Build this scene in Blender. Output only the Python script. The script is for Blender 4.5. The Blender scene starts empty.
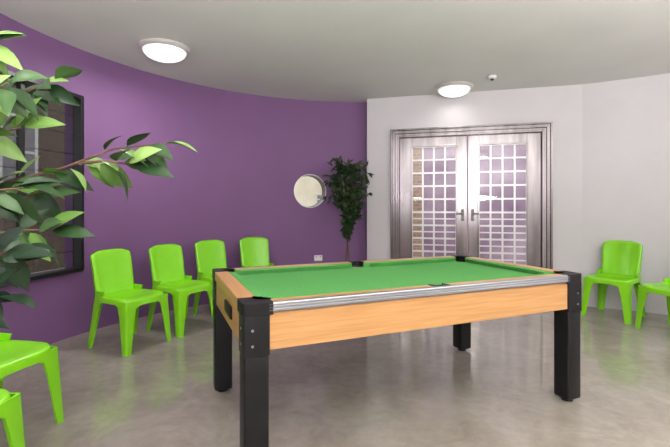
import bpy, bmesh, math, random
from mathutils import Vector, Matrix
R = random.Random(23)
scene = bpy.context.scene
col = scene.collection
scene.view_settings.view_transform = 'Standard'
scene.view_settings.look = 'None'
scene.view_settings.exposure = 0.0

# ------------------------------------------------------------------ materials
def new_mat(name):
    m = bpy.data.materials.new(name); m.use_nodes = True
    return m, m.node_tree, m.node_tree.nodes['Principled BSDF']

def pmat(name, c, rough=0.5, metal=0.0, var=0.08, scale=6.0, bump=0.0, bscale=60.0, stretch=(1,1,1), spec=0.5, coat=0.0, c2=None, detail=4.0, rvar=0.0):
    m, nt, b = new_mat(name)
    N = nt.nodes; L = nt.links
    tc = N.new('ShaderNodeTexCoord'); mp = N.new('ShaderNodeMapping')
    mp.inputs['Scale'].default_value = stretch
    L.new(tc.outputs['Object'], mp.inputs['Vector'])
    no = N.new('ShaderNodeTexNoise'); no.inputs['Scale'].default_value = scale; no.inputs['Detail'].default_value = detail
    L.new(mp.outputs[0], no.inputs['Vector'])
    r = N.new('ShaderNodeValToRGB')
    a = tuple(max(0, x*(1-var)) for x in c); d = tuple(min(1, x*(1+var)) for x in c)
    if c2: a, d = c, c2
    r.color_ramp.elements[0].position = 0.3; r.color_ramp.elements[1].position = 0.7
    r.color_ramp.elements[0].color = (*a, 1); r.color_ramp.elements[1].color = (*d, 1)
    L.new(no.outputs['Fac'], r.inputs[0]); L.new(r.outputs[0], b.inputs['Base Color'])
    b.inputs['Roughness'].default_value = rough; b.inputs['Metallic'].default_value = metal
    b.inputs['Specular IOR Level'].default_value = spec
    b.inputs['Coat Weight'].default_value = coat
    if bump:
        n2 = N.new('ShaderNodeTexNoise'); n2.inputs['Scale'].default_value = bscale
        L.new(mp.outputs[0], n2.inputs['Vector'])
        bp = N.new('ShaderNodeBump'); bp.inputs['Strength'].default_value = bump; bp.inputs['Distance'].default_value = 0.01
        L.new(n2.outputs['Fac'], bp.inputs['Height']); L.new(bp.outputs[0], b.inputs['Normal'])
    return m

def dome_mat(name):
    m, nt, b = new_mat(name); N = nt.nodes; L = nt.links
    tc = N.new('ShaderNodeTexCoord'); sep = N.new('ShaderNodeSeparateXYZ'); L.new(tc.outputs['Object'], sep.inputs[0])
    mr = N.new('ShaderNodeMapRange'); mr.inputs['From Min'].default_value=-0.04; mr.inputs['From Max'].default_value=-0.12
    mr.inputs['To Min'].default_value=0.40; mr.inputs['To Max'].default_value=1.35
    L.new(sep.outputs[2], mr.inputs['Value'])
    b.inputs['Base Color'].default_value=(0.8,0.8,0.78,1); b.inputs['Emission Color'].default_value=(1,0.98,0.94,1)
    L.new(mr.outputs[0], b.inputs['Emission Strength']); b.inputs['Roughness'].default_value=0.3
    return m

def glassmat(name, tint=(0.95,0.97,0.97), refl=0.12):
    m = bpy.data.materials.new(name); m.use_nodes = True
    nt = m.node_tree; N = nt.nodes; L = nt.links
    for n in list(N): N.remove(n)
    o = N.new('ShaderNodeOutputMaterial'); t = N.new('ShaderNodeBsdfTransparent'); g = N.new('ShaderNodeBsdfGlossy')
    mx = N.new('ShaderNodeMixShader'); t.inputs[0].default_value = (*tint, 1); g.inputs['Roughness'].default_value = 0.02
    mx.inputs[0].default_value = refl
    L.new(t.outputs[0], mx.inputs[1]); L.new(g.outputs[0], mx.inputs[2]); L.new(mx.outputs[0], o.inputs[0])
    return m

M_purple = pmat('purple_paint', (0.180,0.083,0.208), 0.65, var=0.04, scale=1.5, bump=0.05, bscale=35)
M_white = pmat('white_paint', (0.565,0.545,0.56), 0.6, var=0.03, scale=1.5, bump=0.05, bscale=35)
M_ceil = pmat('ceiling_paint', (0.63,0.62,0.60), 0.7, var=0.05, scale=0.9, bump=0.08, bscale=9)
M_green = pmat('lime_plastic', (0.22,0.62,0.012), 0.24, var=0.03, scale=3)
M_black = pmat('black_laminate', (0.008,0.008,0.009), 0.42, var=0.2, scale=20, bump=0.04, bscale=300, spec=0.3)
M_blackp = pmat('black_rubber', (0.008,0.008,0.008), 0.5, var=0.1, spec=0.3)
M_steel = pmat('brushed_steel', (0.20,0.182,0.186), 0.24, 1.0, scale=2.0, stretch=(4.5,4.5,0.6), c2=(0.36,0.33,0.338), detail=2.0)
M_grille = pmat('pale_satin_steel', (0.66,0.65,0.66), 0.36, 0.4, var=0.03, scale=8)
M_alu = pmat('ribbed_aluminium', (0.42,0.43,0.46), 0.36, 1.0, var=0.03, scale=8)
M_chrome = pmat('brushed_nickel', (0.16,0.155,0.16), 0.4, 0.7, var=0.02)
M_nickel = pmat('satin_pale_metal', (0.66,0.62,0.61), 0.35, 0.35, var=0.02)
M_cloth = pmat('green_baize', (0.105,0.35,0.098), 0.95, var=0.07, scale=60, bump=0.2, bscale=500, spec=0.1)
M_wood = pmat('beech_laminate', (0.47,0.235,0.083), 0.35, scale=6.0, stretch=(0.6,16,16), c2=(0.59,0.32,0.13), detail=8)
M_woody = pmat('beech_laminate_end', (0.47,0.235,0.083), 0.35, scale=6.0, stretch=(16,0.6,16), c2=(0.59,0.32,0.13), detail=8)
M_bframe = pmat('black_window_frame', (0.010,0.010,0.012), 0.35, var=0.1)
M_plasticw = pmat('white_plastic', (0.72,0.72,0.70), 0.4, var=0.02)
M_glass = glassmat('clear_glass', refl=0.035)
M_glassp = glassmat('porthole_glass', refl=0.01)
M_glassd = glassmat('grey_tinted_glass', (0.6,0.62,0.63), 0.04)
M_dome = dome_mat('lit_frosted_glass')
M_pot = pmat('terracotta_pot', (0.10,0.05,0.03), 0.6)
M_bark = pmat('bark', (0.11,0.06,0.04), 0.8, var=0.3, scale=30, stretch=(1,1,0.3))

def floor_mat():
    m, nt, b = new_mat('polished_concrete'); N = nt.nodes; L = nt.links
    tc = N.new('ShaderNodeTexCoord')
    n1 = N.new('ShaderNodeTexNoise'); n1.inputs['Scale'].default_value = 2.6; n1.inputs['Detail'].default_value = 13; n1.inputs['Roughness'].default_value = 0.74; n1.inputs['Distortion'].default_value = 0.6
    n2 = N.new('ShaderNodeTexNoise'); n2.inputs['Scale'].default_value = 16; n2.inputs['Detail'].default_value = 8
    for n in (n1, n2): L.new(tc.outputs['Object'], n.inputs['Vector'])
    r = N.new('ShaderNodeValToRGB'); e = r.color_ramp.elements
    e[0].position = 0.30; e[0].color = (0.245,0.214,0.175,1); e[1].position = 0.70; e[1].color = (0.375,0.340,0.293,1)
    r2 = N.new('ShaderNodeValToRGB'); e = r2.color_ramp.elements
    e[0].position = 0.3; e[0].color = (0.88,0.88,0.88,1); e[1].position = 0.7; e[1].color = (1,1,1,1)
    mx = N.new('ShaderNodeMixRGB'); mx.blend_type = 'MULTIPLY'; mx.inputs[0].default_value = 1
    L.new(n1.outputs['Fac'], r.inputs[0]); L.new(n2.outputs['Fac'], r2.inputs[0])
    L.new(r.outputs[0], mx.inputs[1]); L.new(r2.outputs[0], mx.inputs[2]); L.new(mx.outputs[0], b.inputs['Base Color'])
    mr = N.new('ShaderNodeMapRange'); mr.inputs['From Min'].default_value=0.3; mr.inputs['From Max'].default_value=0.7; mr.inputs['To Min'].default_value = 0.06; mr.inputs['To Max'].default_value = 0.15
    L.new(n1.outputs['Fac'], mr.inputs['Value']); L.new(mr.outputs[0], b.inputs['Roughness'])
    b.inputs['Specular IOR Level'].default_value = 0.7
    bp = N.new('ShaderNodeBump'); bp.inputs['Strength'].default_value = 0.03; bp.inputs['Distance'].default_value = 0.01
    L.new(n2.outputs['Fac'], bp.inputs['Height']); L.new(bp.outputs[0], b.inputs['Normal'])
    return m
M_floor = floor_mat()

def brick_mat(name, c1, c2, mortar, scale):
    m, nt, b = new_mat(name); N = nt.nodes; L = nt.links
    tc = N.new('ShaderNodeTexCoord'); mp = N.new('ShaderNodeMapping'); mp.inputs['Rotation'].default_value = (math.pi/2, 0, 0)
    br = N.new('ShaderNodeTexBrick'); br.inputs['Scale'].default_value = scale
    br.inputs['Color1'].default_value = (*c1,1); br.inputs['Color2'].default_value = (*c2,1); br.inputs['Mortar'].default_value = (*mortar,1)
    L.new(tc.outputs['Object'], mp.inputs[0]); L.new(mp.outputs[0], br.inputs[0]); L.new(br.outputs[0], b.inputs['Base Color'])
    b.inputs['Roughness'].default_value = 0.85
    return m
M_brick = brick_mat('face_brick', (0.34,0.19,0.13), (0.42,0.26,0.18), (0.40,0.35,0.30), 4)
M_brickd = brick_mat('weathered_brick', (0.13,0.085,0.065), (0.17,0.115,0.09), (0.16,0.14,0.125), 5)
M_pink = pmat('lilac_reflection_tint', (0.19,0.10,0.19), 0.8, scale=1.3, c2=(0.42,0.31,0.41), detail=6)  # lilac mottle stands in for purple reflections in the door glass
M_cream = pmat('cream_render', (0.70,0.62,0.44), 0.8, scale=2.0, c2=(0.92,0.88,0.74))
M_pave = pmat('paving', (0.4,0.38,0.35), 0.8, var=0.1, scale=3)
M_dark = pmat('dark_glazing', (0.05,0.06,0.07), 0.1)
M_pane = pmat('grey_glazing', (0.26,0.25,0.27), 0.1)  # flat grey base colour with a glossy finish

def leaf_mat():
    m, nt, b = new_mat('ficus_leaf'); N = nt.nodes; L = nt.links
    at = N.new('ShaderNodeVertexColor'); at.layer_name = 'Col'
    L.new(at.outputs[0], b.inputs['Base Color'])
    b.inputs['Roughness'].default_value = 0.36
    b.inputs['Specular IOR Level'].default_value = 0.28
    return m
M_leaf = leaf_mat()

# ------------------------------------------------------------------ mesh helpers
def finish(me, angle=35):
    bm = bmesh.new(); bm.from_mesh(me)
    bmesh.ops.recalc_face_normals(bm, faces=bm.faces)
    for f in bm.faces: f.smooth = True
    for e in bm.edges:
        if len(e.link_faces) == 2:
            try: e.smooth = e.calc_face_angle() < math.radians(angle)
            except ValueError: pass
    bm.to_mesh(me); bm.free()

def mk(name, verts, faces, mat, parent=None, angle=35, label=None):
    me = bpy.data.meshes.new(name); me.from_pydata([tuple(v) for v in verts], [], faces); me.update()
    finish(me, angle)
    o = bpy.data.objects.new(name, me); col.objects.link(o)
    if mat: me.materials.append(mat)
    if parent: o.parent = parent
    if label: o['label'] = label
    return o

def bm_obj(name, bm, mat, parent=None, angle=16, label=None):
    me = bpy.data.meshes.new(name); bm.to_mesh(me); bm.free()
    finish(me, angle)
    o = bpy.data.objects.new(name, me); col.objects.link(o); me.materials.append(mat)
    if parent: o.parent = parent
    if label: o['label'] = label
    return o

def add_box(bm, x0,x1,y0,y1,z0,z1, bev=0.0, seg=2, roty=0.0):
    r = bmesh.ops.create_cube(bm, size=1.0)
    vs = r['verts']
    bmesh.ops.scale(bm, vec=(abs(x1-x0),abs(y1-y0),abs(z1-z0)), verts=vs)
    if roty: bmesh.ops.rotate(bm, cent=(0,0,0), matrix=Matrix.Rotation(roty,3,'Y'), verts=vs)
    bmesh.ops.translate(bm, vec=((x0+x1)/2,(y0+y1)/2,(z0+z1)/2), verts=vs)
    if bev:
        es = list({e for v in vs for e in v.link_edges})
        bmesh.ops.bevel(bm, geom=es, offset=bev, segments=seg, affect='EDGES', profile=0.5)

def add_cyl(bm, c, r, h, axis='Z', seg=24, r2=None):
    m = Matrix.Translation(c)
    if axis == 'X': m = m @ Matrix.Rotation(math.pi/2,4,'Y')
    if axis == 'Y': m = m @ Matrix.Rotation(math.pi/2,4,'X')
    bmesh.ops.create_cone(bm, cap_ends=True, segments=seg, radius1=r, radius2=r if r2 is None else r2, depth=h, matrix=m)

def empty(name, loc, rot=0.0, label=None, category=None, kind=None, group=None, parent=None):
    o = bpy.data.objects.new(name, None); col.objects.link(o)
    o.location = loc; o.rotation_euler = (0,0,rot); o.empty_display_size = 0.1
    if label: o['label'] = label
    if category: o['category'] = category
    if kind: o['kind'] = kind
    if group: o['group'] = group
    if parent: o.parent = parent
    return o

def prism(poly, z0, z1):
    n = len(poly); v = [(x,y,z0) for x,y in poly]+[(x,y,z1) for x,y in poly]
    f = [tuple(range(n))[::-1], tuple(range(n,2*n))]+[(i,(i+1)%n,n+(i+1)%n,n+i) for i in range(n)]
    return v, f

def merge(parts):
    V=[];F=[]
    for v,f in parts:
        k=len(V); V+=list(v); F+=[tuple(i+k for i in q) for q in f]
    return V,F

def lathe(prof, seg=48, c=(0,0,0)):
    V=[];F=[]
    for r,z in prof:
        for i in range(seg):
            a=2*math.pi*i/seg; V.append((c[0]+r*math.cos(a),c[1]+r*math.sin(a),c[2]+z))
    for k in range(len(prof)-1):
        for i in range(seg):
            j=(i+1)%seg; F.append((k*seg+i,k*seg+j,(k+1)*seg+j,(k+1)*seg+i))
    if prof[0][0]>1e-4: F.append(tuple(range(seg))[::-1])
    if prof[-1][0]>1e-4: F.append(tuple((len(prof)-1)*seg+i for i in range(seg)))
    return V,F

def ringlathe(prof, seg=64):
    V,F=lathe(prof,seg); F=F[:-2]; m=(len(prof)-1)*seg
    F += [(m+i,m+(i+1)%seg,(i+1)%seg,i) for i in range(seg)]
    return V,F

def tube(pts, rads, seg=8):
    V=[];F=[]; pts=[Vector(p) for p in pts]
    for k,p in enumerate(pts):
        d=(pts[min(k+1,len(pts)-1)]-pts[max(k-1,0)]).normalized()
        a=d.cross(Vector((0,0,1)) if abs(d.z)<0.9 else Vector((1,0,0))).normalized(); b=d.cross(a)
        for i in range(seg):
            t=2*math.pi*i/seg; V.append(p+rads[k]*(math.cos(t)*a+math.sin(t)*b))
    for k in range(len(pts)-1):
        for i in range(seg):
            j=(i+1)%seg; F.append((k*seg+i,k*seg+j,(k+1)*seg+j,(k+1)*seg+i))
    F.append(tuple(range(seg))); F.append(tuple((len(pts)-1)*seg+i for i in range(seg))[::-1])
    return V,F

# ------------------------------------------------------------------ room
H = 2.80; T = 0.26
CX, CY, RR = 0.45, 3.02, 3.14
def arc(a0,a1,n): return [(CX+RR*math.cos(math.radians(a0+(a1-a0)*i/n)), CY+RR*math.sin(math.radians(a0+(a1-a0)*i/n))) for i in range(n+1)]
def offset(path, t):
    out=[]
    for i,p in enumerate(path):
        a=Vector(path[max(i-1,0)]); b=Vector(path[min(i+1,len(path)-1)]); d=(b-a).normalized()
        n=Vector((-d.y,d.x))
        out.append((p[0]+n.x*t,p[1]+n.y*t))
    return out
def strip(path, t, z0, z1):
    o=offset(path,t); n=len(path); V=[]
    for i in range(n):
        V+= [(*path[i],z0),(*path[i],z1),(*o[i],z1),(*o[i],z0)]
    F=[]
    for i in range(n-1):
        a=4*i;b=4*(i+1)
        for k in range(4): F.append((a+k,a+(k+1)%4,b+(k+1)%4,b+k))
    F.append((0,1,2,3)); F.append((4*n-4,4*n-1,4*n-2,4*n-3))
    return V,F

AW0, AW1 = 159.6, 182.0
WZ0, WZ1 = 0.627, 2.34
pa = arc(AW0, 88.6, 60)
V,F = strip(pa, T, 0, H)
wl = mk('wall_left', V, F, M_purple); wl['kind']='structure'
PA = math.radians(105.0); PZ=1.483; PR=0.24
pc = Vector((CX+RR*math.cos(PA), CY+RR*math.sin(PA), PZ)); pn = Vector((math.cos(PA), math.sin(PA),0))
bm=bmesh.new()
rotm = pn.to_track_quat('Z','Y').to_matrix().to_4x4()
bmesh.ops.create_cone(bm, cap_ends=True, segments=64, radius1=PR, radius2=PR, depth=1.2, matrix=Matrix.Translation(pc)@rotm)
cut = bm_obj('cutter', bm, M_white)
bo = wl.modifiers.new('b','BOOLEAN'); bo.object=cut; bo.operation='DIFFERENCE'; bo.solver='EXACT'
dg = bpy.context.evaluated_depsgraph_get()
nm = bpy.data.meshes.new_from_object(wl.evaluated_get(dg))
wl.modifiers.clear(); wl.data = nm
bpy.data.objects.remove(cut)
finish(wl.data, 30)

back_left = [(-2.72,-2.2),(-2.72,1.2),(-2.72,2.2)]
wpath = arc(AW1, AW0, 14)
parts = [strip(wpath, T, 0, WZ0), strip(wpath, T, WZ1, H)]
V,F = merge(parts); w = mk('wall_window', V, F, M_purple); w['kind']='structure'
V,F = strip(back_left+[wpath[0]], T, 0, H); w = mk('wall_side', V, F, M_purple); w['kind']='structure'

P1 = Vector((0.459,5.97)); P2 = Vector((3.13,5.26)); dW=(P2-P1).normalized(); LW=(P2-P1).length
angW = math.atan2(dW.y,dW.x); SC=1.378
dc = P1 + dW*SC
bm=bmesh.new()
add_box(bm, -SC, -0.99, 0, T, 0, H); add_box(bm, 0.99, LW-SC, 0, T, 0, H); add_box(bm, -0.99, 0.99, 0, T, 2.30, H)
w = bm_obj('wall_back', bm, M_white); w.location=(dc.x,dc.y,0); w.rotation_euler=(0,0,angW); w['kind']='structure'

rp_ctrl = [(3.13,5.26),(3.87,4.81),(4.42,4.2),(4.72,3.4),(4.8,2.3),(4.8,0.5),(4.8,-2.2)]
def catmull(c, n=6):
    out=[]
    for i in range(len(c)-1):
        p0=Vector(c[max(i-1,0)]);p1=Vector(c[i]);p2=Vector(c[i+1]);p3=Vector(c[min(i+2,len(c)-1)])
        for k in range(n):
            t=k/n; out.append(tuple(0.5*((2*p1)+(p2-p0)*t+(2*p0-5*p1+4*p2-p3)*t*t+(3*p1-p0-3*p2+p3)*t**3)))
    out.append(tuple(c[-1])); return out
rp = catmull(rp_ctrl)
V,F = strip(rp, T, 0, H); w = mk('wall_right', V, F, M_white); w['kind']='structure'
V,F = strip([(4.8,-2.2),(-2.72,-2.2)], T, 0, H); w = mk('wall_front', V, F, M_white); w['kind']='structure'

outline = offset(back_left+arc(AW1,88.6,50), T*0.8)+[tuple(P1+dW*0.1+Vector((-dW.y,dW.x))*0.2), tuple(P2+Vector((-dW.y,dW.x))*0.2)]+offset(rp,T*0.8)[1:]
outline[-1]=(5.0,-2.4); outline[0]=(-2.92,-2.4)
V,F = prism(outline, -0.15, 0.0); w = mk('floor', V, F, M_floor); w['kind']='structure'
V,F = prism(outline, H, H+0.15); w = mk('ceiling', V, F, M_ceil); w['kind']='structure'

# porthole window
pw = empty('window_2', pc, 0, 'small round porthole window with thin pale rim', None, 'structure')
pw.rotation_euler = rotm.to_euler()
V,F = ringlathe([(PR+0.004,-0.003),(PR-0.001,-0.004),(PR-0.005,-0.003),(PR-0.005,0.01),(PR-0.001,0.01),(PR-0.001,0.0),(PR+0.004,0.0)])
mk('window_rim', V, F, M_plasticw, pw)
V,F = ringlathe([(PR-0.001,0.012),(PR-0.006,0.012),(PR-0.006,0.19),(PR-0.001,0.19)])
mk('window_reveal', V, F, M_bframe, pw)
V,F = ringlathe([(PR-0.002,0.190),(PR-0.010,0.190),(PR-0.010,0.22),(PR-0.002,0.22)])
mk('glazing_bead', V, F, M_bframe, pw)
V,F = lathe([(PR-0.008,0.204),(PR-0.008,0.210)],64); mk('glass_pane', V, F, M_glassp, pw)

# ------------------------------------------------------------------ window_1
a0=math.radians(AW0); a1=math.radians(AW1)
q0=Vector((CX+RR*math.cos(a0),CY+RR*math.sin(a0))); q1=Vector((CX+RR*math.cos(a1),CY+RR*math.sin(a1)))
qm=(q0+q1)/2; qd=(q0-q1).normalized(); qw=(q0-q1).length
win = empty('window_1', (qm.x,qm.y,WZ0), math.atan2(qd.y,qd.x), 'black metal framed window with thin horizontal bars', None, 'structure')
hw=qw/2; hh=WZ1-WZ0
def rect_frame(bm,x0,x1,z0,z1,w,y0,y1,bev=0.003,bottom=True,wt=None):
    wt = wt or w
    add_box(bm,x0,x0+w,y0,y1,z0,z1,bev); add_box(bm,x1-w,x1,y0,y1,z0,z1,bev)
    add_box(bm,x0+w,x1-w,y0,y1,z1-wt,z1,bev)
    if bottom: add_box(bm,x0+w,x1-w,y0,y1,z0,z0+w,bev)
bm=bmesh.new(); rect_frame(bm,-hw-0.005,hw+0.005,-0.005,hh+0.005,0.035,-0.01,0.09)
add_box(bm,-0.02,0.02,0.05,0.10,0.03,hh-0.03,0.003)
bm_obj('window_frame', bm, M_bframe, win)
bm=bmesh.new(); add_box(bm,-hw+0.025,hw-0.025,0.072,0.078,0.025,hh-0.025); bm_obj('glass_pane', bm, M_glassd, win)
bm=bmesh.new()
for k in range(1,9): add_box(bm,-hw+0.03,hw-0.03,0.084,0.092,hh*k/9-0.003,hh*k/9+0.003,0.001)
bm_obj('burglar_bars', bm, M_alu, win)

# ------------------------------------------------------------------ door
door = empty('door_1', (dc.x,dc.y,0), angW, 'stainless steel double door with square lattice grilles over glass', None, 'structure')
bm=bmesh.new()
rect_frame(bm,-1.034,1.034,0.0,2.34,0.022,-0.050,0.0,0.004,False)
rect_frame(bm,-1.012,1.012,0.0,2.318,0.030,-0.022,0.10,0.003,False)
rect_frame(bm,-0.982,0.982,0.0,2.288,0.014,-0.036,0.10,0.003,False)
rect_frame(bm,-0.968,0.968,0.0,2.274,0.030,-0.012,0.10,0.003,False)
rect_frame(bm,-0.938,0.938,0.0,2.244,0.022,-0.024,0.12,0.004,False)
bm_obj('door_frame', bm, M_steel, door)
GI,GO,GT,GB=0.145,0.745,2.085,0.27
for s in (-1,1):
    bm=bmesh.new()
    xi,xo = 0.006, 0.912
    def bx(a,b,y0,y1,z0,z1,bev=0.003): add_box(bm,min(s*a,s*b),max(s*a,s*b),y0,y1,z0,z1,bev)
    bx(xi,GI,0.03,0.085,0.01,2.219); bx(GO,xo,0.03,0.085,0.01,2.219)
    bx(GI,GO,0.03,0.085,GT,2.219); bx(GI,GO,0.03,0.085,0.01,GB)
    leaf=bm_obj('door_leaf', bm, M_steel, door)
    bm=bmesh.new()
    bx(GI-0.016,GI+0.005,0.010,0.035,GB-0.018,GT+0.020); bx(GO-0.005,GO+0.016,0.010,0.035,GB-0.018,GT+0.020); bx(GI+0.005,GO-0.005,0.010,0.035,GT,GT+0.020); bx(GI+0.005,GO-0.005,0.010,0.035,GB-0.018,GB+0.003)
    bm_obj('glazing_bead', bm, M_steel, leaf)
    bm=bmesh.new(); bx(GI-0.005,GO+0.005,0.062,0.068,GB-0.01,GT+0.01,0); bm_obj('glass_pane', bm, M_glass, leaf)
    bm=bmesh.new()
    nz=10; nx=4; wx=GO-GI; hz=GT-GB
    for k in range(0,nx+1):
        x=GI+wx*k/nx; bx(x-0.012,x+0.012,0.038,0.052,GB,GT,0.002)
    for k in range(0,nz+1):
        z=GB+hz*k/nz; bx(GI,GO,0.037,0.051,z-0.012,z+0.012,0.002)
    for k in range(0,nx+1):
        for j in range(0,nz+1):
            x=s*(GI+wx*k/nx); z=GB+hz*j/nz
            add_box(bm,x-0.022,x+0.022,0.036,0.053,z-0.022,z+0.022,0.0,2,math.pi/4)
    for k in range(0,nz):
        z=GB+hz*k/nz
        if z<1.0: bx(GI,GO,0.040,0.048,z+0.082,z+0.100,0.001)
    bm_obj('grille', bm, M_grille, leaf)
    bm=bmesh.new()
    bx(0.046,0.084,0.018,0.031,1.06,1.22,0.004)
    add_cyl(bm,(s*0.065,0.0,1.16),0.012,0.05,'Y',16)
    bx(0.052,0.145,-0.036,-0.014,1.149,1.171,0.006)
    add_cyl(bm,(s*0.065,0.008,1.085),0.014,0.024,'Y',16)
    bm_obj('handle', bm, M_chrome, leaf, label='dark nickel lever handle on lock plate')

# ------------------------------------------------------------------ exterior
def ext(name,label,cat,x0,x1,z1,loc,rot,mat,wins=()):
    e=empty(name,loc,rot,label,cat)
    bm=bmesh.new(); add_box(bm,x0,x1,0,0.2,-0.05,z1); bm_obj('outer_wall',bm,mat,e)
    for (a,b,c,d) in wins:
        t=min(0.06,(b-a)*0.1)
        bm=bmesh.new(); rect_frame(bm,a,b,c,d,t,-0.03,0.02); add_box(bm,(a+b)/2-t*.4,(a+b)/2+t*.4,-0.02,0.0,c,d); add_box(bm,a,b,-0.02,0.0,(c+d)/2-t*.4,(c+d)/2+t*.4)
        wf=bm_obj('window_frame',bm,M_plasticw,e)
        bm=bmesh.new(); add_box(bm,a+t/2,b-t/2,-0.012,-0.004,c+t/2,d-t/2); bm_obj('glass_pane',bm,M_pane,wf)
    return e
nW=Vector((-dW.y,dW.x))
g=mk('courtyard_paving', *prism([(-14,-6),(-3.2,-6),(-3.2,3),(-2.2,6),(0,6.8),(6,5.6),(14,2),(14,18),(-14,18)],-0.14,-0.03), M_pave); g['label']='grey paved courtyard outside the doors'; g['category']='paving'; g['kind']='structure'
c0=dc+nW*4.2
ext('courtyard_building','building with white framed windows across the courtyard, lilac mottle standing in for door glass reflections','building',-4,5,4.2,(c0.x,c0.y,0),angW,M_pink,[(1.9,3.1,0.4,1.5),(-3.4,-2.2,1.0,2.1)])
ext('brick_pier','brick pier standing in the courtyard outside the double door','pier',-0.9,0.55,2.7,(c0.x-nW.x*2.2-dW.x*1.25,c0.y-nW.y*2.2-dW.y*1.25,0),angW,M_brick,[(-0.55,0.35,0.3,1.2)])
ext('brick_building','weathered brick building with white framed windows','building',-6,6,4.6,(-6.6,5.5,0),math.radians(75),M_brickd,[(-3.6,-2.2,1.6,3.0),(-1.2,0.2,1.6,3.0),(1.4,2.8,1.6,3.0)])
c1=Vector((pc.x,pc.y))+Vector((pn.x,pn.y))*2.6
ext('garden_wall','cream rendered garden wall with a small window, outside the porthole','wall',-1.6,1.6,2.0,(c1.x,c1.y,0),math.radians(15),M_cream,[(0.66,0.88,1.30,1.52)])

# ------------------------------------------------------------------ ceiling lamps
def lamp(x,y,label,power):
    e=empty('ceiling_lamp',(x,y,H),0,label,'lamp',group='round ceiling lamps')
    V,F=lathe([(0.215,-0.0005),(0.236,-0.006),(0.238,-0.020),(0.228,-0.034),(0.210,-0.044),(0.200,-0.044),(0.198,-0.02)],64); mk('lamp_base',V,F,M_nickel,e)
    prof=[(0.199,-0.040)]
    for k in range(1,13):
        a=k/12*math.pi/2; prof.append((max(0.0,0.199*math.cos(a)), -0.040-0.092*math.sin(a)))
    prof[-1]=(0.0005,-0.132)
    V,F=lathe(prof,64); mk('glass_dome',V,F,M_dome,e)
    ld=bpy.data.lights.new('bulb','AREA'); ld.shape='DISK'; ld.size=0.36; ld.energy=power; ld.color=(1.0,0.985,0.96)
    lo=bpy.data.objects.new('bulb',ld); col.objects.link(lo); lo.parent=e; lo.location=(0,0,-0.145)
lamp(-1.65,4.03,'lit round flush ceiling lamp near the purple wall',18)
lamp(1.525,5.33,'lit round flush ceiling lamp near the double door',2)
lamp(3.2,2.6,'added round flush ceiling lamp for fill light, out of view',11)  # this lamp and the next three are added out of view for fill
lamp(-1.5,0.3,'added round flush ceiling lamp for fill light, out of view',8)
lamp(0.8,-0.7,'added round flush ceiling lamp for fill light, out of view',10)
lamp(2.9,-0.2,'added round flush ceiling lamp for fill light, out of view',10)
# added unseen fill: uplights on the ceiling of the near half of the room
def bounce(loc, e, tilt=(0,0,0), size=1.2):
    ld=bpy.data.lights.new('bounce_fill','AREA'); ld.shape='DISK'; ld.size=size; ld.energy=e; ld.color=(1.0,0.99,0.975)
    lo=bpy.data.objects.new('bounce_fill',ld); col.objects.link(lo); lo.location=loc; lo.rotation_euler=(math.pi+tilt[0],tilt[1],tilt[2])
bounce((0.6,-0.9,1.50),385,(-0.13,0,0))
bounce((3.6,0.6,1.50),185,(-0.05,0,0))
bounce((-1.6,-1.0,1.50),120,(-0.13,0,0))

sd=empty('smoke_detector',(1.857,4.92,H),0,'small white round smoke detector on the ceiling','smoke detector')
V,F=lathe([(0.048,-0.0005),(0.052,-0.008),(0.05,-0.022),(0.036,-0.034),(0.0005,-0.036)],32); mk('housing',V,F,M_plasticw,sd)
V,F=lathe([(0.020,-0.034),(0.020,-0.052),(0.0005,-0.055)],24); mk('sensor',V,F,M_dark,sd)

sa=math.radians(102.8); so=empty('wall_socket',(CX+RR*math.cos(sa),CY+RR*math.sin(sa),0.505),sa-math.pi/2,'white plastic double wall socket on the purple wall','socket')
bm=bmesh.new(); add_box(bm,-0.06,0.06,-0.010,-0.0005,-0.04,0.04,0.003); bm_obj('faceplate',bm,M_plasticw,so)
for x in(-0.03,0.03):
    bm=bmesh.new(); add_box(bm,x-0.006,x+0.006,-0.014,-0.009,0.012,0.028,0.001); bm_obj('switch',bm,M_dark,so)

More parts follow.
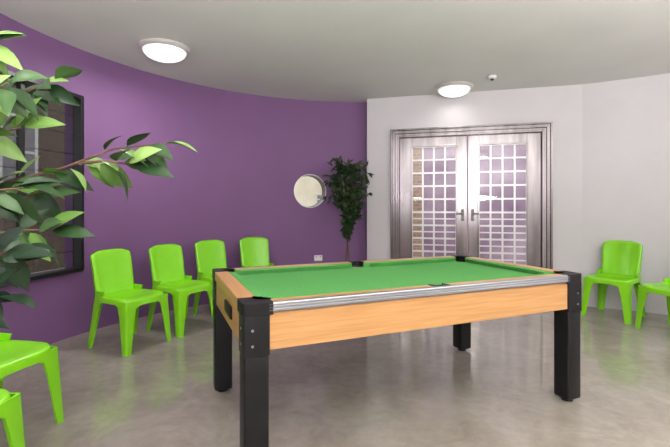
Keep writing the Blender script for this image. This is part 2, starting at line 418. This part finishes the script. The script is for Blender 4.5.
# ------------------------------------------------------------------ chair
def sgnpow(v,p): return math.copysign(abs(v)**p, v)
def chair_parts():
    res=[]
    seg=64; n=5.0; V=[];F=[]
    def sp(a,ax,ay):
        return ax*sgnpow(math.cos(a),2/n), ay*sgnpow(math.sin(a),2/n)
    rings=[(0.001,0),(0.25,0),(0.5,0),(0.72,0),(0.86,0),(0.94,0),(0.985,0),(1.0,1),(1.012,2),(1.02,3),(1.03,4)]
    for rr,k in rings:
        for i in range(seg):
            a=2*math.pi*i/seg
            x,y=sp(a,0.225,0.215)
            xx,yy=x*rr,y*rr
            if yy>0: xx*= (1-0.05*yy/0.215)
            dish=-0.020*(1-min(rr,1)**2)
            roll = -0.02*max(0,(-yy-0.12)/0.1)**2
            cc=min(abs(x)/0.225,abs(y)/0.215)
            c=max(0,(cc-0.35)/0.65)**1.5
            z=0.460+dish+roll
            if rr>0.9 and k==0: z-= (rr-0.9)*0.06
            if k==1: z-=0.012
            if k==2: z-=0.030+0.015*c
            if k==3: z-=0.042+0.06*c
            if k==4: z-=0.046+0.14*c
            V.append((xx,yy,z))
    for k in range(len(rings)-1):
        for i in range(seg):
            j=(i+1)%seg; F.append((k*seg+i,k*seg+j,(k+1)*seg+j,(k+1)*seg+i))
    F.append(tuple(range(seg)))
    res.append(('seat',V,F,0.006))
    NU,NV=32,28; V=[];F=[]
    for iv in range(NV+1):
        v=iv/NV
        for iu in range(NU+1):
            u=-1+2*iu/NU
            w=0.200+0.010*v
            au=abs(u)
            fold = 0.0
            uu=u
            if au>0.86:
                t=(au-0.86)/0.14
                uu=math.copysign(0.86+0.14*math.sin(t*math.pi/2)*0.85,u); fold=0.036*(1-math.cos(t*math.pi/2))*(1-0.5*v)
            x=uu*w*(1-0.11*max(0,(v-0.84)/0.16)**3)
            z=0.425+0.430*v - 0.036*(au**4.5)*v**9
            y=0.178+0.085*v**1.15 + 0.032*(1-(uu)**2)*math.sin(v*math.pi*0.6+0.4) + fold
            if v>0.94:
                t=(v-0.94)/0.06; y+=0.012*t*t; z-=0.006*t*t
            V.append((x,y,z))
    for iv in range(NV):
        for iu in range(NU):
            a=iv*(NU+1)+iu; F.append((a,a+1,a+NU+2,a+NU+1))
    res.append(('backrest',V,F,0.006))
    for sx in(-1,1):
        for sy in(-1,1):
            V=[];F=[]; nst=14
            for k in range(nst+1):
                t=k/nst
                wx=0.050+0.044*t+0.030*t**5; th=0.012
                ztop=0.436 if sy<0 else 0.50
                z=ztop*t
                ox=0.246-0.020*t; oy=(0.241-0.024*t) if sy<0 else (0.272-0.057*t)
                if sy>0: ox=0.240-0.036*t
                cr=0.014
                poly=[(-wx,0),(-cr,0),(-cr*.3,-cr*.3),(0,-cr),(0,-wx),(-th,-wx),(-th,-th*1.8),(-th*1.8,-th),(-wx,-th)]
                for px,py in poly: V.append((sx*(ox+px),sy*(oy+py),z))
            m=9
            for k in range(nst):
                for i in range(m):
                    j=(i+1)%m; F.append((k*m+i,k*m+j,(k+1)*m+j,(k+1)*m+i))
            F.append(tuple(range(m))); F.append(tuple(nst*m+i for i in range(m)))
            res.append(('leg',V,F,0))
    return res
CP=chair_parts()
chairs=[(-1.86,3.80,-25,'lime green plastic chair beside the window, against the purple wall'),
 (-1.57,4.30,-30,'lime green plastic chair against the purple wall'),
 (-1.30,4.84,-40,'lime green plastic chair against the purple wall, behind the pool table'),
 (-0.92,5.30,-55,'lime green plastic chair in the row, close to the round porthole'),
 (-1.87,2.25,-12,'lime green plastic chair in front of the black framed window'),
 (-1.59,1.60,0,'lime green plastic chair next to the leafy plant'),
 (3.18,4.76,-143,'lime green plastic chair against the white wall'),
 (3.40,4.14,-165,'lime green plastic chair beside another one along the white wall')]
first=None
for i,(x,y,a,lab) in enumerate(chairs):
    e=empty('plastic_chair',(x,y,0),math.radians(a+90),lab,'chair',group='lime green plastic chairs')
    if i==0:
        first=[]
        for nme,V,F,s in CP:
            o=mk(nme,V,F,M_green,e,angle=50)
            if s:
                md=o.modifiers.new('s','SOLIDIFY'); md.thickness=s; md.offset=0
            first.append(o)
    else:
        for o in first:
            c=o.copy(); c.parent=e; col.objects.link(c)

# ------------------------------------------------------------------ pool table
TL,TW=2.168,1.145
A=Vector((-0.404,1.825)); ta=math.radians(23.0)
ux=Vector((math.cos(ta),math.sin(ta))); uy=Vector((-ux.y,ux.x))
tcn=A+ux*TL/2+uy*TW/2
tb=empty('pool_table',(tcn.x,tcn.y,0),ta,'pool table with green baize, beech panels and black square legs','pool table')
hx,hy=TL/2,TW/2
ZT=0.82; ZB=0.785
for sx in(-1,1):
    for sy in(-1,1):
        bm=bmesh.new()
        cx=sx*(hx-0.063); cy=sy*(hy-0.063)
        add_box(bm,cx-0.060,cx+0.060,cy-0.060,cy+0.060,0.58,0.77,0.006,3)
        add_box(bm,cx-0.0575,cx+0.0575,cy-0.0575,cy+0.0575,0.02,0.585,0.014,3)
        add_cyl(bm,(cx,cy,0.0125),0.035,0.024)
        lg=bm_obj('leg',bm,M_black,tb)
        for z in(0.70,0.63):
            bm=bmesh.new(); add_cyl(bm,(cx+sx*0.02,cy+sy*0.0610,z),0.006,0.004,'Y',16); bm_obj('bolt',bm,M_alu,lg,label='small metal bolt head')
            bm=bmesh.new(); add_cyl(bm,(cx+sx*0.0610,cy,z),0.006,0.004,'X',16); bm_obj('bolt',bm,M_alu,lg,label='small metal bolt head')
for sy in(-1,1):
    bm=bmesh.new(); y=sy*(hy-0.028); add_box(bm,-hx+0.11,hx-0.11,y-0.014,y+0.014,0.602,0.775,0.002)
    bm_obj('side_panel',bm,M_wood,tb)
for sx in(-1,1):
    bm=bmesh.new(); x=sx*(hx-0.028); add_box(bm,x-0.014,x+0.014,-hy+0.11,hy-0.11,0.602,0.775,0.002)
    bm_obj('end_panel',bm,M_woody,tb)
bm=bmesh.new(); add_box(bm,-hx+0.004,-hx+0.016,-0.20,0.02,0.66,0.725,0.005,3)
bm_obj('ball_return',bm,M_blackp,tb,label='black ball return slot in the end panel')
bm=bmesh.new(); add_box(bm,-hx+0.05,hx-0.05,-hy+0.05,hy-0.05,0.605,0.62); bm_obj('underside',bm,M_black,tb)
pr=0.056; co=0.112
def arcpts(cx,cy,r,a0,a1,n=12): return [(cx+r*math.cos(math.radians(a0+(a1-a0)*i/n)),cy+r*math.sin(math.radians(a0+(a1-a0)*i/n))) for i in range(n+1)]
m_=0.080
X0,X1,Y0,Y1=-hx+m_,hx-m_,-hy+m_,hy-m_
cxp,cyp=hx-co,hy-co
dd=co-m_
ex=math.sqrt(pr*pr-dd*dd)
def corner(sx,sy):
    c=(sx*cxp,sy*cyp)
    av=math.degrees(math.atan2(-sy*ex, sx*dd)); ah=math.degrees(math.atan2(sy*dd,-sx*ex))
    mid=math.degrees(math.atan2(-sy,-sx))
    def fix(a):
        while a-mid>180: a-=360
        while a-mid<-180: a+=360
        return a
    return c,fix(av),fix(ah)
poly=[]
c,av,ah=corner(-1,-1); poly+=arcpts(*c,pr,av,ah,14)
poly+=arcpts(0,Y0-0.012,0.045,166,14,12)
c,av,ah=corner(1,-1); poly+=arcpts(*c,pr,ah,av,14)
c,av,ah=corner(1,1); poly+=arcpts(*c,pr,av,ah,14)
poly+=arcpts(0,Y1+0.012,0.045,-14,-166,12)
c,av,ah=corner(-1,1); poly+=arcpts(*c,pr,ah,av,14)
V,F=prism(poly,ZB-0.02,ZB); mk('cloth_bed',V,F,M_cloth,tb)
for (px,py,r) in [(-cxp,-cyp,pr),(cxp,-cyp,pr),(-cxp,cyp,pr),(cxp,cyp,pr),(0,Y0-0.012,0.045),(0,Y1+0.012,0.045)]:
    V,F=lathe([(r+0.002,ZB-0.012),(r+0.002,ZB-0.10),(r-0.004,ZB-0.10),(r-0.006,ZB-0.012)],32,(px,py,0)); F=F[:-2]
    V2,F2=lathe([(r,ZB-0.10),(r,ZB-0.095)],32,(px,py,0))
    V,F=merge([(V,F),(V2,F2)]); mk('pocket',V,F,M_blackp,tb)
RC=0.138; SP=0.052; ci=0.074; ce=0.086
def railseg(x0,x1,y0,y1,mat):
    bm=bmesh.new(); add_box(bm,x0,x1,y0,y1,ZB-0.02,ZT,0.004); bm_obj('rail',bm,mat,tb)
for sy in(-1,1):
    for (a,b) in((-hx+RC,-SP),(SP,hx-RC)):
        ys=sorted((sy*(hy-0.018),sy*(hy-ci-0.002))); railseg(a,b,ys[0],ys[1],M_wood)
for sx in(-1,1):
    xs=sorted((sx*(hx-0.002),sx*(hx-ce-0.002))); railseg(xs[0],xs[1],-hy+RC,hy-RC,M_woody)
for sy in(-1,1):
    prof=[(0.020,ZT+0.001),(0.006,ZT+0.001),(0.001,ZT-0.002)]
    for k in range(3):
        z=ZT-0.004-k*0.013
        prof+=[(-0.001,z-0.002),(-0.001,z-0.010),(0.0015,z-0.012)]
    prof+=[(0.004,ZT-0.047),(0.020,ZT-0.047)]
    x0,x1=-hx+RC-0.02,hx-RC+0.02; n=len(prof)
    V=[(x0,sy*(hy-a),z) for a,z in prof]+[(x1,sy*(hy-a),z) for a,z in prof]
    F=[tuple(range(n)),tuple(range(n,2*n))[::-1]]+[(i,(i+1)%n,n+(i+1)%n,n+i) for i in range(n)]
    mk('metal_trim',V,F,M_alu,tb,angle=25)
def cushion(p,q,inn):
    p=Vector(p);q=Vector(q);inn=Vector(inn);d=(q-p).normalized()
    cs=[(0.0,ZB-0.005,0),(0.0,ZT-0.003,0),(0.018,ZT-0.002,0.018),(0.046,ZT-0.004,0.046),(0.050,ZT-0.008,0.05),(0.044,ZT-0.016,0.044),(0.030,ZB-0.002,0.03)]
    V=[];
    for a,z,s in cs: w=p+inn*a+d*s; V.append((w.x,w.y,z))
    for a,z,s in cs: w=q+inn*a-d*s; V.append((w.x,w.y,z))
    n=len(cs); F=[tuple(range(n)),tuple(range(n,2*n))[::-1]]+[(i,(i+1)%n,n+(i+1)%n,n+i) for i in range(n)]
    mk('cushion',V,F,M_cloth,tb,angle=40)
for sy in(-1,1):
    cushion((-hx+0.138,sy*(hy-ci)),(-0.046,sy*(hy-ci)),(0,-sy)); cushion((0.046,sy*(hy-ci)),(hx-0.138,sy*(hy-ci)),(0,-sy))
for sx in(-1,1):
    cushion((sx*(hx-ce),-hy+0.138),(sx*(hx-ce),hy-0.138),(-sx,0))
for sx in(-1,1):
    for sy in(-1,1):
        c=0.112;r=0.048
        p=[(0.0,0.022),(0.006,0.006),(0.022,0.0),(RC,0),(RC,c-r*math.sin(math.radians(45)))]
        p+=arcpts(c,c,r,-45,-225,16)
        p+=[(c-r*math.sin(math.radians(45)),RC),(0,RC)]
        pp=[(sx*(hx-a+0.001),sy*(hy-b+0.001)) for a,b in p]
        V,F=prism(pp,0.765,ZT+0.003); o=mk('corner_cap',V,F,M_blackp,tb)
        md=o.modifiers.new('bev','BEVEL'); md.width=0.004; md.segments=2; md.limit_method='ANGLE'
for sy in(-1,1):
    p=[(-SP,0.020),(SP,0.020),(SP,0.078),(0.043,0.078)]+arcpts(0,0.080,0.042,0,-180,14)+[(-0.043,0.078),(-SP,0.078)]
    pp=[(a,sy*(hy-b)) for a,b in p]
    V,F=prism(pp,0.79,ZT+0.003)
    mk('pocket_cap',V,F,M_blackp,tb)

# ------------------------------------------------------------------ plants
def leaf(V,F,C,base,d,up,L,W,colr,droop=0.25,fold=0.25):
    d=d.normalized(); s=d.cross(up)
    if s.length<1e-3: s=d.cross(Vector((1,0,0)))
    s.normalize(); n=s.cross(d).normalized()
    st=[(0,0.0),(0.10,0.42),(0.25,0.86),(0.42,1.0),(0.6,0.88),(0.76,0.6),(0.88,0.3),(1.0,0.0)]
    k=len(V)
    c2=tuple(x*1.3 for x in colr)
    for t,w in st:
        c=base+d*(L*t)-n*(droop*L*t*t)
        hwid=W*0.5*w
        V.append(c-s*hwid+n*(fold*hwid)); V.append(c); V.append(c+s*hwid+n*(fold*hwid))
        C += [colr,c2,colr]
    for i in range(len(st)-1):
        a=k+3*i; F.append((a,a+1,a+4,a+3)); F.append((a+1,a+2,a+5,a+4))
def leafobj(name,V,F,C,parent):
    me=bpy.data.meshes.new(name); me.from_pydata([tuple(v) for v in V],[],F)
    ca=me.color_attributes.new('Col','FLOAT_COLOR','POINT')
    for i,c in enumerate(C): ca.data[i].color=(*c,1)
    for p in me.polygons: p.use_smooth=True
    me.materials.append(M_leaf); o=bpy.data.objects.new(name,me); col.objects.link(o); o.parent=parent; return o
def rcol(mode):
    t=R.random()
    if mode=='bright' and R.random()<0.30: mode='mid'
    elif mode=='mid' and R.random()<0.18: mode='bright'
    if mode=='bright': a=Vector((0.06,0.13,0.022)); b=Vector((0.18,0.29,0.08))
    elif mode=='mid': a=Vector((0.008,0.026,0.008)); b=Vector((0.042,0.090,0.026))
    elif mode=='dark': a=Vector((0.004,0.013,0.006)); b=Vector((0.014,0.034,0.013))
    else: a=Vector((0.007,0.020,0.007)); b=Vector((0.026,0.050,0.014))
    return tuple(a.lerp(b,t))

np_=empty('potted_ficus',(-1.10,0.98,0),0,'tall artificial ficus with big pointed green leaves beside the chairs','potted plant')
O=Vector((-1.10,0.98,0))
V,F=lathe([(0.11,0.0),(0.12,0.01),(0.155,0.27),(0.165,0.275),(0.165,0.30),(0.145,0.30),(0.142,0.26),(0.0005,0.26)],40); mk('pot',V,F,M_pot,np_)
V,F=tube([(0,0,0.25),(0.015,0.01,0.7),(-0.01,0.0,1.1),(0.01,0.01,1.5),(0.0,0.0,1.85)],[0.018,0.016,0.013,0.010,0.005],10); mk('trunk',V,F,M_bark,np_)
branches=[
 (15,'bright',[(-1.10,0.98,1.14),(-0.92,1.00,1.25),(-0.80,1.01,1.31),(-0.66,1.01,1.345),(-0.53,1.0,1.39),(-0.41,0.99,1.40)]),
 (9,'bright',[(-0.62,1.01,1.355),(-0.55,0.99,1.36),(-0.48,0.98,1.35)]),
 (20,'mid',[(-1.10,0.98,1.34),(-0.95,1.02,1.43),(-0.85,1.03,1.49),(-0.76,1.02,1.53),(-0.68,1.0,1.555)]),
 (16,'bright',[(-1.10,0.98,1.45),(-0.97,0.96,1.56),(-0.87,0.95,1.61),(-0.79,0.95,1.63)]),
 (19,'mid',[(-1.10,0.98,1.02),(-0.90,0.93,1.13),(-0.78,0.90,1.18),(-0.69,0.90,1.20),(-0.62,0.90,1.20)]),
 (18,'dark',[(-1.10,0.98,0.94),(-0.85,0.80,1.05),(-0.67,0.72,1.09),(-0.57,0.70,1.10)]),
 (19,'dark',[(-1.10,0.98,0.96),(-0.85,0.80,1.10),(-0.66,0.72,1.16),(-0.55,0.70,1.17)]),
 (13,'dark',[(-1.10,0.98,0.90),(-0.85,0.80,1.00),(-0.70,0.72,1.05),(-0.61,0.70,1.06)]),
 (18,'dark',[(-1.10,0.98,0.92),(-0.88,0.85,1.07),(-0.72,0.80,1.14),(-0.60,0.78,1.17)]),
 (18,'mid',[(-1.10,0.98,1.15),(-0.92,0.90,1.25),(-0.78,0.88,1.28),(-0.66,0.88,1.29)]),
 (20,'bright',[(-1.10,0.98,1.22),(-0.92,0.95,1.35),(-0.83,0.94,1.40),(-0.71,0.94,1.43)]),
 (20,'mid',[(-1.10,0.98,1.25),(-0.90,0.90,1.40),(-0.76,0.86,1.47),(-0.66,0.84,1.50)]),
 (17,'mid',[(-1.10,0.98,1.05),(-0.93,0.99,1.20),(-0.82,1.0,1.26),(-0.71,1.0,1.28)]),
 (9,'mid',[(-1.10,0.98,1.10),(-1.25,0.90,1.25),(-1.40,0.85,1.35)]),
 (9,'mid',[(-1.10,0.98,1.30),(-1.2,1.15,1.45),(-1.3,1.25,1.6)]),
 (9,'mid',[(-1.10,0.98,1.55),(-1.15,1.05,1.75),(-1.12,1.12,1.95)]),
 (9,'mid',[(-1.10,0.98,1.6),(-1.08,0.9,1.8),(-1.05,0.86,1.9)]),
]
BV=[];V=[];F=[];C=[]
for bi,(nl,mode,b) in enumerate(branches):
    pts=[Vector(p)-O for p in b]
    BV.append(tube(pts,[0.0045-0.0024*i/(len(pts)-1) for i in range(len(pts))],6))
    tot=len(pts)-1
    for k in range(nl):
        t0=0.30 if bi==0 else 0.25
        t=t0+(1-t0)*(k+R.uniform(-0.4,0.4)*(0<k<nl-1))/(nl-1); f=t*tot; i=min(int(f),tot-1); u=f-i
        p=pts[i].lerp(pts[i+1],u); bd=(pts[i+1]-pts[i]).normalized()
        side=1 if R.random()<0.5 else -1
        lat=bd.cross(Vector((0,1,0))).normalized()
        d=bd*R.uniform(0.3,1.2)+lat*side*R.uniform(0.1,0.8)+Vector((0,R.uniform(-0.6,0.5),R.uniform(-0.6,0.12)))
        if k==nl-1: d=bd
        up=Vector((R.uniform(-0.9,0.9),-0.65+R.uniform(-0.6,1.0),0.7))
        L=R.uniform(0.060,0.100); W=L*R.uniform(0.40,0.54)
        if bi==0 and t>0.7: d+=bd*0.5; L*=0.95
        if mode=='dark': L*=0.80; W*=0.88
        q=p+d.normalized()*0.008
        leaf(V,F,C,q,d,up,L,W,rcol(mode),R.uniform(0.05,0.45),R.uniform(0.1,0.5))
b=merge(BV); mk('branches',b[0],b[1],M_bark,np_)
leafobj('foliage',V,F,C,np_)

fp=empty('potted_ficus_tree',(0.17,5.66,0),0,'slender artificial ficus tree with dense dark leaves by the porthole','potted plant')
V,F=lathe([(0.09,0.0),(0.10,0.01),(0.125,0.22),(0.135,0.225),(0.135,0.25),(0.118,0.25),(0.115,0.22),(0.0005,0.22)],32); mk('pot',V,F,M_pot,fp)
tr=[tube([(0,0,0.2),(0.02,0,0.5),(-0.01,0.01,0.9),(0.0,0,1.3),(0.0,0,1.75)],[0.014,0.013,0.011,0.008,0.004],8),
    tube([(0.01,0.01,0.2),(-0.02,0.01,0.55),(0.02,-0.01,0.9),(-0.02,0,1.3)],[0.011,0.010,0.009,0.005],8)]
b=merge(tr); mk('trunk',b[0],b[1],M_bark,fp)
V=[];F=[];C=[]; BV=[]
NB=110
for k in range(NB):
    hf=k/NB; z0=0.80+0.98*hf; a=R.uniform(0,2*math.pi)
    rad=(0.02+0.33*(hf/0.6)) if hf<0.6 else 0.35-0.11*((hf-0.6)/0.4)**2
    rad*=R.uniform(0.4,1.0)
    p0=Vector((0,0,z0)); p1=Vector((math.cos(a)*rad,math.sin(a)*rad*0.66,z0+0.03+0.14*R.random()))
    BV.append(tube([p0,p0.lerp(p1,0.5)+Vector((0,0,0.02)),p1],[0.004,0.003,0.002],5))
    for j in range(12):
        t=0.15+0.85*j/11; p=p0.lerp(p1,t)
        d=Vector((R.uniform(-1,1),R.uniform(-1,0.4),R.uniform(-1.1,0.5)))+ (p1-p0).normalized()*0.5
        leaf(V,F,C,p,d,Vector((R.uniform(-.6,.6),-0.7,0.6)),R.uniform(0.07,0.12)*(0.6+0.4*hf),R.uniform(0.028,0.044),rcol('far'),0.35,0.25)
b=merge(BV); mk('branches',b[0],b[1],M_bark,fp)
leafobj('foliage',V,F,C,fp)

# ------------------------------------------------------------------ world & camera
wd=bpy.data.worlds.new('World'); scene.world=wd; wd.use_nodes=True
bg=wd.node_tree.nodes['Background']; bg.inputs[0].default_value=(1.0,0.98,0.95,1); bg.inputs[1].default_value=2.2
cd=bpy.data.cameras.new('Camera'); cam=bpy.data.objects.new('Camera',cd); col.objects.link(cam)
cam.location=(0,0,1.25); cam.rotation_euler=(math.pi/2,0,0)
cd.sensor_width=36; cd.lens=416/670*36; cd.shift_y=-16.5/670; cd.clip_start=0.05
scene.camera=cam
